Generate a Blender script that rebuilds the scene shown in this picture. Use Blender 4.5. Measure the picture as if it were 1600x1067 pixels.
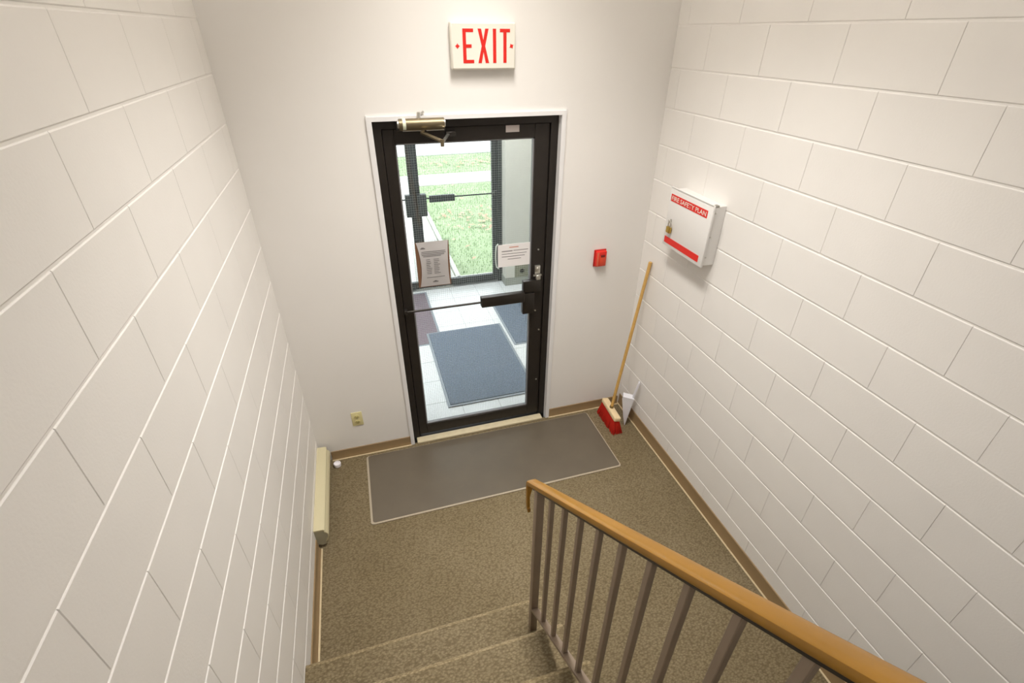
import bpy, bmesh, math, random
from mathutils import Vector, Matrix
random.seed(7)
for o in list(bpy.data.objects): bpy.data.objects.remove(o, do_unlink=True)
scene = bpy.context.scene
C = scene.collection

# ------------------------------------------------------------------ camera
CAM = Vector((0.0, -2.7758, 2.5951))
yaw, pitch, roll = 0.298606, -0.562832, 0.007215
fwd = Vector((math.sin(yaw)*math.cos(pitch), math.cos(yaw)*math.cos(pitch), math.sin(pitch)))
rt = Vector((math.cos(yaw), -math.sin(yaw), 0)); up = rt.cross(fwd)
cr, sr = math.cos(roll), math.sin(roll)
R_, U_ = cr*rt + sr*up, -sr*rt + cr*up
cd = bpy.data.cameras.new('camera'); cam = bpy.data.objects.new('camera', cd); C.objects.link(cam)
cd.sensor_width = 36.0; cd.lens = 764.212/1600*36.0; cd.clip_start = 0.02; cd.clip_end = 200
m = Matrix.Identity(4)
for i in range(3): m[i][0], m[i][1], m[i][2], m[i][3] = R_[i], U_[i], -fwd[i], CAM[i]
cam.matrix_world = m
scene.camera = cam

# ------------------------------------------------------------------ world (overcast sky), exposure, lamp strengths
w = bpy.data.worlds.new('world'); scene.world = w; w.use_nodes = True
bg = w.node_tree.nodes['Background']; bg.inputs[0].default_value = (0.90, 0.96, 1.0, 1); bg.inputs[1].default_value = 3.9
vs = scene.view_settings
vs.view_transform = 'Standard'; vs.look = 'None'; vs.gamma = 1.0; vs.use_curve_mapping = False; vs.exposure = 0.0
LAMP_LANDING = 12.0      # fluorescent fixture on the ceiling over the lower landing
LAMP_STAIR = 7.0       # added panel above the upper stairs, standing in for bounced flash
LAMP_VEST = 30.0         # unseen ceiling fixture added to brighten the vestibule
LAMP_FILL = 27.0      # W, added narrow-spread area light lifting the floor and lower walls

XL, XR = -0.5587, 1.7866
CEIL = 3.652
HC, ZC0 = 0.2032, -0.006

# ------------------------------------------------------------------ materials
def lin(c):
    return tuple((v/12.92 if v <= 0.04045 else ((v+0.055)/1.055)**2.4) for v in (x/255 for x in c))
MATS = {}
def mat(name, col, rough=0.5, metal=0.0, var=0.0, vscale=8.0, bump=0.0, bscale=60.0, bdist=0.002, emit=None, estr=0.0, spec=0.5, coat=0.0, srgb=True, detail=4.0):
    if name in MATS: return MATS[name]
    c = lin(col) if srgb else col
    mt = bpy.data.materials.new(name); mt.use_nodes = True
    nt = mt.node_tree; b = nt.nodes['Principled BSDF']
    b.inputs['Base Color'].default_value = (*c, 1); b.inputs['Roughness'].default_value = rough
    b.inputs['Metallic'].default_value = metal; b.inputs['Specular IOR Level'].default_value = spec
    b.inputs['Coat Weight'].default_value = coat
    if emit:
        b.inputs['Emission Color'].default_value = (*lin(emit), 1); b.inputs['Emission Strength'].default_value = estr
    geo = nt.nodes.new('ShaderNodeNewGeometry')
    if var > 0:
        n = nt.nodes.new('ShaderNodeTexNoise'); n.inputs['Scale'].default_value = vscale; n.inputs['Detail'].default_value = detail
        nt.links.new(geo.outputs['Position'], n.inputs['Vector'])
        r = nt.nodes.new('ShaderNodeValToRGB')
        r.color_ramp.elements[0].position = 0.3; r.color_ramp.elements[1].position = 0.7
        r.color_ramp.elements[0].color = (*[max(0, x*(1-var)) for x in c], 1)
        r.color_ramp.elements[1].color = (*[min(1, x*(1+var)) for x in c], 1)
        nt.links.new(n.outputs['Fac'], r.inputs['Fac']); nt.links.new(r.outputs['Color'], b.inputs['Base Color'])
    if bump > 0:
        n2 = nt.nodes.new('ShaderNodeTexNoise'); n2.inputs['Scale'].default_value = bscale; n2.inputs['Detail'].default_value = 3
        nt.links.new(geo.outputs['Position'], n2.inputs['Vector'])
        bp = nt.nodes.new('ShaderNodeBump'); bp.inputs['Strength'].default_value = bump; bp.inputs['Distance'].default_value = bdist
        nt.links.new(n2.outputs['Fac'], bp.inputs['Height']); nt.links.new(bp.outputs['Normal'], b.inputs['Normal'])
    MATS[name] = mt
    return mt

def carpet_mat(name='carpet', gain=1.0):
    mt = bpy.data.materials.new(name); mt.use_nodes = True
    nt = mt.node_tree; N = nt.nodes; L = nt.links; b = N['Principled BSDF']
    b.inputs['Roughness'].default_value = 0.95; b.inputs['Specular IOR Level'].default_value = 0.15
    geo = N.new('ShaderNodeNewGeometry')
    mp = N.new('ShaderNodeMapping'); mp.inputs['Scale'].default_value = (75, 125, 125); mp.inputs['Rotation'].default_value = (0, 0, 0.12)
    L.new(geo.outputs['Position'], mp.inputs['Vector'])
    wn = N.new('ShaderNodeTexNoise'); wn.inputs['Scale'].default_value = 26; wn.inputs['Detail'].default_value = 2
    L.new(geo.outputs['Position'], wn.inputs['Vector'])
    mixv = N.new('ShaderNodeVectorMath'); mixv.operation = 'MULTIPLY_ADD'; mixv.inputs[1].default_value = (1.2, 1.2, 1.2)
    L.new(wn.outputs['Color'], mixv.inputs[0]); L.new(mp.outputs['Vector'], mixv.inputs[2])
    vo = N.new('ShaderNodeTexVoronoi'); vo.inputs['Scale'].default_value = 1.0
    L.new(mixv.outputs['Vector'], vo.inputs['Vector'])
    fi = N.new('ShaderNodeTexNoise'); fi.inputs['Scale'].default_value = 330; fi.inputs['Detail'].default_value = 2
    L.new(geo.outputs['Position'], fi.inputs['Vector'])
    big = N.new('ShaderNodeTexNoise'); big.inputs['Scale'].default_value = 2.2; big.inputs['Detail'].default_value = 3
    L.new(geo.outputs['Position'], big.inputs['Vector'])
    r1 = N.new('ShaderNodeValToRGB'); e = r1.color_ramp.elements
    e[0].position = 0.05; e[0].color = (*[gain*v for v in lin((144, 131, 104))], 1); e[1].position = 0.75; e[1].color = (*[gain*v for v in lin((108, 96, 73))], 1)
    L.new(vo.outputs['Distance'], r1.inputs['Fac'])
    r2 = N.new('ShaderNodeValToRGB'); e = r2.color_ramp.elements
    e[0].position = 0.35; e[0].color = (0.80, 0.79, 0.77, 1); e[1].position = 0.68; e[1].color = (1.18, 1.18, 1.18, 1)
    L.new(fi.outputs['Fac'], r2.inputs['Fac'])
    mx = N.new('ShaderNodeMix'); mx.data_type = 'RGBA'; mx.blend_type = 'MULTIPLY'; mx.inputs[0].default_value = 0.8
    L.new(r1.outputs['Color'], mx.inputs[6]); L.new(r2.outputs['Color'], mx.inputs[7])
    r3 = N.new('ShaderNodeValToRGB'); e = r3.color_ramp.elements
    e[0].position = 0.3; e[0].color = (0.92, 0.90, 0.86, 1); e[1].position = 0.7; e[1].color = (1.06, 1.06, 1.08, 1)
    L.new(big.outputs['Fac'], r3.inputs['Fac'])
    m2 = N.new('ShaderNodeMix'); m2.data_type = 'RGBA'; m2.blend_type = 'MULTIPLY'; m2.inputs[0].default_value = 1
    L.new(mx.outputs[2], m2.inputs[6]); L.new(r3.outputs['Color'], m2.inputs[7])
    L.new(m2.outputs[2], b.inputs['Base Color'])
    bp = N.new('ShaderNodeBump'); bp.inputs['Strength'].default_value = 0.6; bp.inputs['Distance'].default_value = 0.004; bp.invert = True
    ad = N.new('ShaderNodeMath'); ad.operation = 'ADD'
    mu = N.new('ShaderNodeMath'); mu.operation = 'MULTIPLY'; mu.inputs[1].default_value = -0.5
    L.new(fi.outputs['Fac'], mu.inputs[0]); L.new(mu.outputs[0], ad.inputs[0]); L.new(vo.outputs['Distance'], ad.inputs[1])
    L.new(ad.outputs[0], bp.inputs['Height']); L.new(bp.outputs['Normal'], b.inputs['Normal'])
    return mt

def glass_mat(name, tint, extra=0.0):
    mt = bpy.data.materials.new(name); mt.use_nodes = True
    nt = mt.node_tree; N = nt.nodes; L = nt.links
    N.remove(N['Principled BSDF'])
    tr = N.new('ShaderNodeBsdfTransparent'); tr.inputs[0].default_value = (*tint, 1)
    gl = N.new('ShaderNodeBsdfGlossy'); gl.inputs['Roughness'].default_value = 0.02
    fr = N.new('ShaderNodeFresnel'); fr.inputs[0].default_value = 1.35
    mx = N.new('ShaderNodeMixShader')
    if extra:
        ad = N.new('ShaderNodeMath'); ad.inputs[1].default_value = extra; L.new(fr.outputs[0], ad.inputs[0]); L.new(ad.outputs[0], mx.inputs[0])
    else: L.new(fr.outputs[0], mx.inputs[0])
    L.new(tr.outputs[0], mx.inputs[1]); L.new(gl.outputs[0], mx.inputs[2])
    L.new(mx.outputs[0], N['Material Output'].inputs[0])
    return mt

CARPET = carpet_mat()
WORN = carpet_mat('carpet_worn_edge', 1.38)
PAINT = mat('block_paint', (238, 235, 231), 0.5, var=0.02, vscale=3, bump=0.25, bscale=140, bdist=0.0015)
PLASTER = mat('plaster_paint', (238, 235, 231), 0.55, var=0.012, vscale=2, bump=0.08, bscale=220, bdist=0.001)
WHITE_PAINT = mat('white_enamel', (236, 235, 235), 0.35)
CEILM = mat('ceiling_paint', (236, 233, 226), 0.8, var=0.02)
BRONZE = mat('dark_bronze', (47, 42, 38), 0.42, metal=0.35, var=0.08, vscale=20)
BRONZE2 = mat('dark_bronze_hardware', (52, 48, 44), 0.36, metal=0.5)
BASE = mat('baseboard_vinyl', (148, 124, 90), 0.45, var=0.06, vscale=5)
STRIP = mat('toe_strip', (205, 186, 150), 0.6, var=0.08, vscale=30)
GLASS = glass_mat('clear_glass', (0.97, 0.978, 0.972))
ACRYL = glass_mat('clear_acrylic', (0.93, 0.94, 0.94), 0.06)
WIRE = mat('wire', (205, 208, 200), 0.5, metal=0.4)
STEEL = mat('bright_steel', (205, 203, 196), 0.3, metal=0.9)
BRASSY = mat('closer_bronze', (122, 110, 86), 0.4, metal=0.7)
RED = mat('red_enamel', (222, 36, 24), 0.4)
REDL = mat('exit_red', (216, 34, 22), 0.5)
SIGNW = mat('sign_white', (232, 228, 216), 0.45)
TAUPE = mat('railing_paint', (140, 123, 106), 0.42, var=0.05, vscale=12)
RAILW = mat('handrail_vinyl', (152, 108, 30), 0.34, var=0.10, vscale=9, spec=0.4, coat=0.1)
ALMOND = mat('almond', (222, 212, 160), 0.42)
HEAT = mat('heater_enamel', (208, 199, 164), 0.38)
HEAT2 = mat('heater_end', (170, 166, 144), 0.42)
PAPER = mat('paper', (236, 233, 232), 0.8)
INK = mat('ink', (120, 116, 116), 0.9)
TILE = mat('vestibule_tile', (238, 240, 240), 0.28, var=0.03, vscale=5)
GROUT = mat('grout', (190, 190, 188), 0.9)
VMAT = mat('grey_mat', (108, 120, 136), 0.9, var=0.22, vscale=70, bump=0.5, bscale=260, bdist=0.004)
VMAT2 = mat('plum_mat', (132, 118, 126), 0.9, var=0.12, vscale=70, bump=0.5, bscale=260, bdist=0.004)
VEDGE = mat('mat_rubber', (150, 158, 166), 0.6)
MATTOP = mat('landing_mat', (98, 89, 75), 0.36, spec=0.7, var=0.06, vscale=6, bump=0.08, bscale=300, bdist=0.001, detail=6)
MATEDGE = mat('landing_mat_edge', (172, 160, 140), 0.5)
WOOD = mat('broom_pine', (206, 164, 92), 0.5, var=0.10, vscale=25)
BLOCKW = mat('broom_block', (232, 208, 166), 0.6, var=0.05, vscale=20)
BRIST = mat('bristle_red', (196, 34, 18), 0.6, var=0.15, vscale=200)
PANW = mat('dustpan_plastic', (232, 232, 238), 0.4)
DARK = mat('dark', (25, 24, 22), 0.6)
BRASS = mat('brass', (190, 160, 80), 0.3, metal=0.9)
LABEL = mat('grey_label', (196, 186, 182), 0.5)
CONC = mat('concrete', (205, 203, 198), 0.9, var=0.05, vscale=3)
ASPH = mat('pale_asphalt', (186, 186, 186), 0.9, var=0.05, vscale=2)
LAWN = mat('lawn_soil', (152, 168, 132), 0.95, var=0.12, vscale=1.6)
GRASS = mat('grass_blade', (154, 178, 136), 0.8, var=0.12, vscale=2.5)
LEAF = mat('fallen_leaf', (196, 160, 136), 0.85, var=0.25, vscale=14)
VWALL = mat('vestibule_wall', (206, 204, 192), 0.6, var=0.02)
VBASE = mat('vestibule_base_tile', (150, 152, 142), 0.4, var=0.05)
PLATE = mat('plate_khaki', (128, 128, 108), 0.5)
LAMPM = mat('lamp_diffuser', (255, 250, 240), 0.4, emit=(255, 245, 230), estr=LAMP_LANDING)
LAMPS = mat('bounce_panel_stair', (255, 248, 240), 0.4, emit=(250, 250, 255), estr=LAMP_STAIR)
LAMPV = mat('vestibule_fill_panel', (250, 250, 255), 0.4, emit=(244, 248, 255), estr=LAMP_VEST)

# ------------------------------------------------------------------ mesh helpers (all in world coordinates)
def box(bm, x0, x1, y0, y1, z0, z1, bev=0.0, seg=2):
    vs_ = [bm.verts.new(p) for p in ((x0,y0,z0),(x1,y0,z0),(x1,y1,z0),(x0,y1,z0),(x0,y0,z1),(x1,y0,z1),(x1,y1,z1),(x0,y1,z1))]
    fs = [bm.faces.new([vs_[i] for i in f]) for f in ((3,2,1,0),(4,5,6,7),(0,1,5,4),(1,2,6,5),(2,3,7,6),(3,0,4,7))]
    if bev > 0:
        es = set(e for f in fs for e in f.edges)
        bmesh.ops.bevel(bm, geom=list(es), offset=bev, segments=seg, affect='EDGES', profile=0.5)
def prism(bm, pts, a0, a1, axis):
    """extrude polygon pts along axis ('x': pts are (y,z); 'y': (x,z); 'z': (x,y))"""
    def P(u, v, a):
        return {'x': (a, u, v), 'y': (u, a, v), 'z': (u, v, a)}[axis]
    A = [bm.verts.new(P(u, v, a0)) for u, v in pts]; B = [bm.verts.new(P(u, v, a1)) for u, v in pts]
    n = len(pts)
    f1 = bm.faces.new(A[::-1]); f2 = bm.faces.new(B)
    sd = [bm.faces.new((A[i], A[(i+1) % n], B[(i+1) % n], B[i])) for i in range(n)]
    return f1, f2, sd
def frame_of(d):
    d = d.normalized(); a = Vector((0, 0, 1)) if abs(d.z) < 0.9 else Vector((1, 0, 0))
    u = d.cross(a).normalized(); return u, d.cross(u).normalized()
def tube(bm, p0, p1, r0, r1=None, n=12, caps=True):
    p0, p1 = Vector(p0), Vector(p1); r1 = r0 if r1 is None else r1
    u, v = frame_of(p1-p0); A = []; B = []
    for i in range(n):
        a = 2*math.pi*i/n; d = math.cos(a)*u + math.sin(a)*v
        A.append(bm.verts.new(p0+d*r0)); B.append(bm.verts.new(p1+d*r1))
    for i in range(n): bm.faces.new((A[i], A[(i+1) % n], B[(i+1) % n], B[i]))
    if caps: bm.faces.new(A[::-1]); bm.faces.new(B)
def pipe(bm, pts, r, n=8):
    pts = [Vector(p) for p in pts]; rings = []
    u, v = frame_of(pts[1]-pts[0])
    for i, p in enumerate(pts):
        d = (pts[min(i+1, len(pts)-1)]-pts[max(i-1, 0)]).normalized()
        u = (u-d*u.dot(d)).normalized(); v = d.cross(u)
        rings.append([bm.verts.new(p+(math.cos(2*math.pi*k/n)*u+math.sin(2*math.pi*k/n)*v)*r) for k in range(n)])
    for a, b in zip(rings, rings[1:]):
        for k in range(n): bm.faces.new((a[k], a[(k+1) % n], b[(k+1) % n], b[k]))
    bm.faces.new(rings[0][::-1]); bm.faces.new(rings[-1])
def obox(bm, p0, p1, wx, wn, side):
    """bar from p0 to p1 with width wx along 'side' and wn along the other normal"""
    p0, p1 = Vector(p0), Vector(p1); d = (p1-p0).normalized(); s = Vector(side); s = (s-d*s.dot(d)).normalized(); n = d.cross(s)
    A = [bm.verts.new(p0+s*a*wx/2+n*b*wn/2) for a, b in ((-1,-1),(1,-1),(1,1),(-1,1))]
    B = [bm.verts.new(p1+s*a*wx/2+n*b*wn/2) for a, b in ((-1,-1),(1,-1),(1,1),(-1,1))]
    for i in range(4): bm.faces.new((A[i], A[(i+1) % 4], B[(i+1) % 4], B[i]))
    bm.faces.new(A[::-1]); bm.faces.new(B)
def lathe(bm, c, prof, n=24):
    rings = []
    for r, z in prof:
        rings.append([bm.verts.new((c[0]+r*math.cos(2*math.pi*k/n), c[1]+r*math.sin(2*math.pi*k/n), c[2]+z)) for k in range(n)])
    for a, b in zip(rings, rings[1:]):
        for k in range(n): bm.faces.new((a[k], a[(k+1) % n], b[(k+1) % n], b[k]))
    bm.faces.new(rings[0][::-1]); bm.faces.new(rings[-1])
def NB(): return bmesh.new()
def B1(*a, **k):
    bm = NB(); box(bm, *a, **k); return bm
def world_off(o):
    v = Vector((0, 0, 0))
    while o is not None: v = v + o.location; o = o.parent
    return v
def obj(name, bm, material, parent=None, origin=None, smooth=True):
    bmesh.ops.recalc_face_normals(bm, faces=bm.faces)
    if smooth:
        for f in bm.faces: f.smooth = True
        for e in bm.edges:
            if len(e.link_faces) != 2 or e.calc_face_angle(0) > math.radians(38): e.smooth = False
    if parent is not None:
        off = world_off(parent); loc = Vector((0, 0, 0))
    else:
        if origin is None:
            xs = [v.co for v in bm.verts]
            origin = ((min(p.x for p in xs)+max(p.x for p in xs))/2, (min(p.y for p in xs)+max(p.y for p in xs))/2, min(p.z for p in xs))
        off = Vector(origin); loc = Vector(origin)
    bmesh.ops.translate(bm, verts=bm.verts, vec=-off)
    me = bpy.data.meshes.new(name); bm.to_mesh(me); bm.free()
    me.materials.append(material)
    o = bpy.data.objects.new(name, me); o.location = loc; C.objects.link(o)
    if parent is not None: o.parent = parent
    return o
def thing(name, label, cat, loc, group=None):
    o = bpy.data.objects.new(name, None); o.empty_display_size = 0.05; o.location = loc; C.objects.link(o)
    o['label'] = label; o['category'] = cat
    if group: o['group'] = group
    return o
def tag(o, label, cat, group=None, kind=None):
    o['label'] = label; o['category'] = cat
    if group: o['group'] = group
    if kind: o['kind'] = kind
    return o
def struct(o, label=None):
    o['kind'] = 'structure'
    if label: o['label'] = label
    return o
def sroot(name, loc, label=None):
    o = bpy.data.objects.new(name, None); o.empty_display_size = 0.05; o.location = loc; C.objects.link(o); return struct(o, label)
def text_bm(body, origin, right, upv, width, height, depth=0.0004):
    cu = bpy.data.curves.new('text', 'FONT'); cu.body = body; cu.size = 1.0; cu.resolution_u = 2
    cu.offset = 0.010
    to = bpy.data.objects.new('text', cu); C.objects.link(to)
    dg = bpy.context.evaluated_depsgraph_get(); me = bpy.data.meshes.new_from_object(to.evaluated_get(dg))
    bpy.data.objects.remove(to, do_unlink=True); bpy.data.curves.remove(cu)
    bm = NB(); bm.from_mesh(me); bpy.data.meshes.remove(me)
    xs = [v.co.x for v in bm.verts]; ys = [v.co.y for v in bm.verts]
    x0, x1, y0, y1 = min(xs), max(xs), min(ys), max(ys)
    o_, r_, u_ = Vector(origin), Vector(right), Vector(upv); n_ = r_.cross(u_)
    for v in bm.verts:
        v.co = o_ + r_*((v.co.x-x0)/(x1-x0)*width) + u_*((v.co.y-y0)/(y1-y0)*height) + n_*depth
    return bm

# ================================================================== the stairwell shell
YB = -4.40
fl = struct(obj('floor', B1(XL-0.2, XR+0.2, YB, 0.0, -0.15, 0.0), CARPET), 'brown looped carpet on the lower landing')
struct(obj('ceiling', B1(XL-0.2, XR+0.2, YB-0.2, 0.2, CEIL, CEIL+0.15), CEILM), 'white painted ceiling above the stairwell')
# front wall with the door opening
DX0, DX1, DZ = 0.080, 1.155, 2.233
bm = NB()
box(bm, -1.15, DX0, 0.0, 0.2, -0.15, CEIL)
box(bm, DX1, 2.9, 0.0, 0.2, -0.15, CEIL)
box(bm, DX0, DX1, 0.0, 0.2, DZ, CEIL)
struct(obj('wall_front', bm, PLASTER), 'smooth off-white plaster wall around the glass door')
struct(obj('wall_back', B1(XL-0.2, XR+0.2, YB-0.2, YB, -0.15, CEIL), PLASTER), 'off-white plaster wall behind the stairs')
REC = 0.0026
wl = struct(obj('wall_left', B1(XL-0.2, XL-REC, YB, 0.0, -0.15, CEIL), PAINT), 'cream painted concrete block wall beside the stairs')
wr = struct(obj('wall_right', B1(XR+REC, XR+0.2, YB, 0.0, -0.15, CEIL), PAINT), 'cream painted concrete block wall with the white cabinet')
# concrete blocks, each a part of its wall; one mesh per size and side
BM_CACHE = {}
def block_mesh(side, ln, ht):
    key = (side, round(ln, 4), round(ht, 4))
    if key in BM_CACHE: return BM_CACHE[key]
    bm = NB(); b = 0.0022
    # back rectangle (flush with the mortar) and front rectangle drawn in by the rounded arris
    def ring(x, ins):
        iv = ins*0.25
        return [bm.verts.new((x, y, z)) for y, z in ((-ln/2+iv, ins), (ln/2-iv, ins), (ln/2-iv, ht-ins), (-ln/2+iv, ht-ins))]
    s = -side   # direction of the room
    r0, r1, r2 = ring(0, 0.0), ring(s*(REC-0.0016), 0.0006), ring(s*REC, 0.0030)
    for a, c in ((r0, r1), (r1, r2)):
        for k in range(4): bm.faces.new((a[k], a[(k+1) % 4], c[(k+1) % 4], c[k]))
    bm.faces.new(r2)
    bmesh.ops.recalc_face_normals(bm, faces=bm.faces)
    for f in bm.faces:
        if f.normal.x*s < -0.9: f.normal_flip()
    # make sure front faces the room
    f = bm.faces[:][-1]
    if f.normal.x*s < 0:
        for q in bm.faces: q.normal_flip()
    me = bpy.data.meshes.new('block'); bm.to_mesh(me); bm.free(); me.materials.append(PAINT)
    BM_CACHE[key] = me
    return me
def blocks(wall, side, xm, off_even, off_odd):
    JH, JV = 0.0058, 0.0018
    for k in range(18):
        z0 = ZC0+HC*k+JH/2; z1 = ZC0+HC*(k+1)-JH/2
        if k == 0: z0 = 0.0
        if k == 17: z1 = min(z1, CEIL)
        y = off_even if k % 2 == 0 else off_odd
        cuts = [0.0]
        while y > YB+0.05: cuts.append(y); y -= 2*HC
        cuts.append(YB)
        for i, (a, c) in enumerate(zip(cuts, cuts[1:])):
            ya = a-(JV/2 if i else 0.0005); yc = c+(JV/2 if i < len(cuts)-2 else 0.0005)
            me = block_mesh(side, ya-yc, z1-z0)
            o = bpy.data.objects.new('block', me); C.objects.link(o); o.parent = wall
            o.location = Vector((xm, (ya+yc)/2, z0)) - wall.location
blocks(wl, -1, XL-REC, -0.1266, -0.3298)
blocks(wr, 1, XR+REC, -0.300, -0.0968)

# baseboards: vinyl cove base with a pale edge strip at the carpet
def base_prof(h, t=0.006, toe=0.020):
    return [(0, 0), (toe, 0), (toe, 0.003), (t+0.004, 0.012), (t, 0.024), (t, h-0.003), (t-0.003, h), (0, h)]
def baseboard(name, side, a0, a1, h, label, toe=0.020):
    bm = NB(); pr = base_prof(h, toe=toe)
    st = [(toe, 0), (toe+0.009, 0), (toe+0.009, 0.004), (toe+0.004, 0.006), (toe, 0.005)]
    sb = NB()
    if side == 'left':
        prism(bm, [(XL+u, v) for u, v in pr], a0, a1, 'y'); prism(sb, [(XL+u, v) for u, v in st], a0, a1, 'y')
    elif side == 'right':
        prism(bm, [(XR-u, v) for u, v in pr], a0, a1, 'y'); prism(sb, [(XR-u, v) for u, v in st], a0, a1, 'y')
    else:
        prism(bm, [(-u, v) for u, v in pr], a0, a1, 'x'); prism(sb, [(-u, v) for u, v in st], a0, a1, 'x')
    o = struct(obj(name, bm, BASE), label)
    obj('edge_strip', sb, STRIP, o)
baseboard('baseboard_left', 'left', -1.445, -0.735, 0.095, 'tan vinyl baseboard under the left block wall', toe=0.014)
baseboard('baseboard_right', 'right', YB+0.01, -0.002, 0.095, 'tan vinyl baseboard along the right block wall', toe=0.010)
baseboard('baseboard_front', 'front', XL+0.075, DX0-0.004, 0.076, 'short tan vinyl baseboard left of the glass door', toe=0.012)
baseboard('baseboard_front', 'front', DX1+0.004, XR-0.022, 0.076, 'short tan vinyl baseboard right of the glass door', toe=0.012)

# ------------------------------------------------------------------ staircase
RISE, TREAD, YN = 0.195, 0.249, -1.473
SX1 = 0.566
st = thing('staircase', 'brown carpeted stairs climbing along the left block wall', 'stairs', (0.0, YN, 0.0))
for k in range(1, 9):
    zt = RISE*k; yn = YN-TREAD*(k-1); yr = yn-0.024; yb = yr-TREAD if k < 8 else YB+0.002
    pts = [(yr, 0.0), (yr, zt-0.052)]
    R = 0.021
    for i in range(9):
        a = -math.pi*0.5+math.pi*i/8
        pts.append((yn-R+R*math.cos(a), zt-R+R*math.sin(a)))
    pts += [(yb, zt), (yb, 0.0)]
    bm = NB(); f1, f2, sd = prism(bm, pts, XL+0.002, SX1, 'x')
    es = [e for e in f2.edges if (e.verts[0].co.z+e.verts[1].co.z)/2 > zt-0.06]
    bmesh.ops.bevel(bm, geom=es, offset=0.010, segments=2, affect='EDGES', profile=0.5)
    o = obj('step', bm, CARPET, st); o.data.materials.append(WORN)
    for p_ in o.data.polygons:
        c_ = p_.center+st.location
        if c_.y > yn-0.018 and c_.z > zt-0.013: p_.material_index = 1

# ------------------------------------------------------------------ railing
RXC, SL = 0.470, 0.797
def zu(y): return 1.162+SL*(-1.630-y)        # underside of the handrail channel
ra = thing('stair_railing', 'taupe metal stair railing with tan handrail on the open side', 'railing', (RXC, -1.615, RISE))
# handrail: moulded cap swept along the slope, turned down at the lower end
path = []
y0e = -1.535
for i in range(12): path.append((-3.35+(y0e+3.35)*i/11, zu(-3.35+(y0e+3.35)*i/11)+0.020))
cy, cz = path[-1]
nrm = Vector((SL, 1)).normalized()       # normal of the slope, up
RB = 0.030
cc = Vector((cy, cz))-nrm*RB
a0 = math.atan2(nrm.y, nrm.x)
for i in range(1, 9):
    a = a0-(a0)*i/8
    path.append((cc.x+RB*math.cos(a), cc.y+RB*math.sin(a)))
ex, ez = path[-1]
for i in range(1, 5): path.append((ex-0.002*i, ez-0.105*i/4))
ex, ez = path[-1]
for i in range(1, 6):
    a = -math.pi*0.55*i/5
    path.append((ex-0.014+0.014*math.cos(a), ez+0.014*math.sin(a)))
sec = [(-0.0205, -0.006), (-0.0210, 0.001), (-0.0195, 0.0085), (-0.016, 0.0112), (-0.006, 0.0122), (0.006, 0.0122), (0.016, 0.0112), (0.0195, 0.0085), (0.0210, 0.001), (0.0205, -0.006), (0.017, -0.010), (-0.017, -0.010)]
bm = NB(); rings = []
for i, (y, z) in enumerate(path):
    p, q = path[max(i-1, 0)], path[min(i+1, len(path)-1)]
    t = Vector((q[0]-p[0], q[1]-p[1])).normalized(); n = Vector((-t.y, t.x))
    tp = max(0.0, min(1.0, (i-17)/4.0))          # the turned-down tail narrows to one side
    rings.append([bm.verts.new((RXC+(u*(1-tp)+(-0.0145+u*0.31)*tp), y+n.x*v, z+n.y*v)) for u, v in sec])
for a, b in zip(rings, rings[1:]):
    for k in range(len(sec)): bm.faces.new((a[k], a[(k+1) % len(sec)], b[(k+1) % len(sec)], b[k]))
bm.faces.new(rings[0][::-1]); bm.faces.new(rings[-1])
obj('handrail', bm, RAILW, ra)['label'] = 'tan moulded handrail turned down at the lower end'
def slope_bar(name, yA, yB, zf, w_, h_, m_):
    bm = NB(); obox(bm, (RXC, yA, zf(yA)), (RXC, yB, zf(yB)), w_, h_, (1, 0, 0))
    return obj(name, bm, m_, ra)
slope_bar('top_channel', -1.58, -3.33, lambda y: zu(y)+0.005, 0.030, 0.012, BRONZE2)
def zb(y): return 0.366+SL*(-1.609-y)        # top of the bottom rail
slope_bar('bottom_rail', -1.60, -3.20, lambda y: zb(y)-0.006, 0.030, 0.012, TAUPE)
obj('post', B1(RXC-0.016, RXC+0.016, -1.631, -1.599, RISE, zu(-1.615)+0.004, bev=0.002), TAUPE, ra)
obj('post', B1(RXC-0.016, RXC+0.016, -3.262, -3.230, RISE*8, zu(-3.246)+0.004, bev=0.002), TAUPE, ra)
for k in range(14):
    y = -1.733-0.1068*k; hw = 0.0085
    bm = NB()
    prism(bm, [(RXC-hw, y-hw), (RXC+hw, y-hw), (RXC+hw, y+hw), (RXC-hw, y+hw)], 0, 1, 'z')
    for v in bm.verts: v.co.z = zb(v.co.y)-0.002 if v.co.z < 0.5 else zu(v.co.y)+0.003
    bmesh.ops.bevel(bm, geom=[e for e in bm.edges if abs((e.verts[0].co-e.verts[1].co).z) > 0.3], offset=0.0015, segments=1, affect='EDGES')
    obj('baluster', bm, TAUPE, ra)

# ================================================================== the glass door into the vestibule
bm = NB()
prism(bm, [(DX0, 0), (DX0+0.021, 0), (DX0+0.021, DZ-0.022), (DX1-0.021, DZ-0.022), (DX1-0.021, 0), (DX1, 0), (DX1, DZ), (DX0, DZ)], -0.013, 0.050, 'y')
box(bm, DX0-0.006, DX0+0.0005, -0.013, 0.0, 0.0, DZ+0.006); box(bm, DX1-0.0005, DX1+0.006, -0.013, 0.0, 0.0, DZ+0.006)
struct(obj('trim_1', bm, WHITE_PAINT), 'white painted steel casing around the glass door')
FX0, FX1, FZ = DX0+0.021, DX1-0.021, DZ-0.022
d1 = sroot('door_1', ((FX0+FX1)/2, 0.075, 0.0), 'dark bronze glass door to the vestibule')
bm = NB()
prism(bm, [(FX0, 0), (FX0+0.044, 0), (FX0+0.044, FZ-0.044), (FX1-0.044, FZ-0.044), (FX1-0.044, 0), (FX1, 0), (FX1, FZ), (FX0, FZ)], 0.034, 0.150, 'y')
obj('door_frame', bm, BRONZE, d1)
bm = NB()
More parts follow.
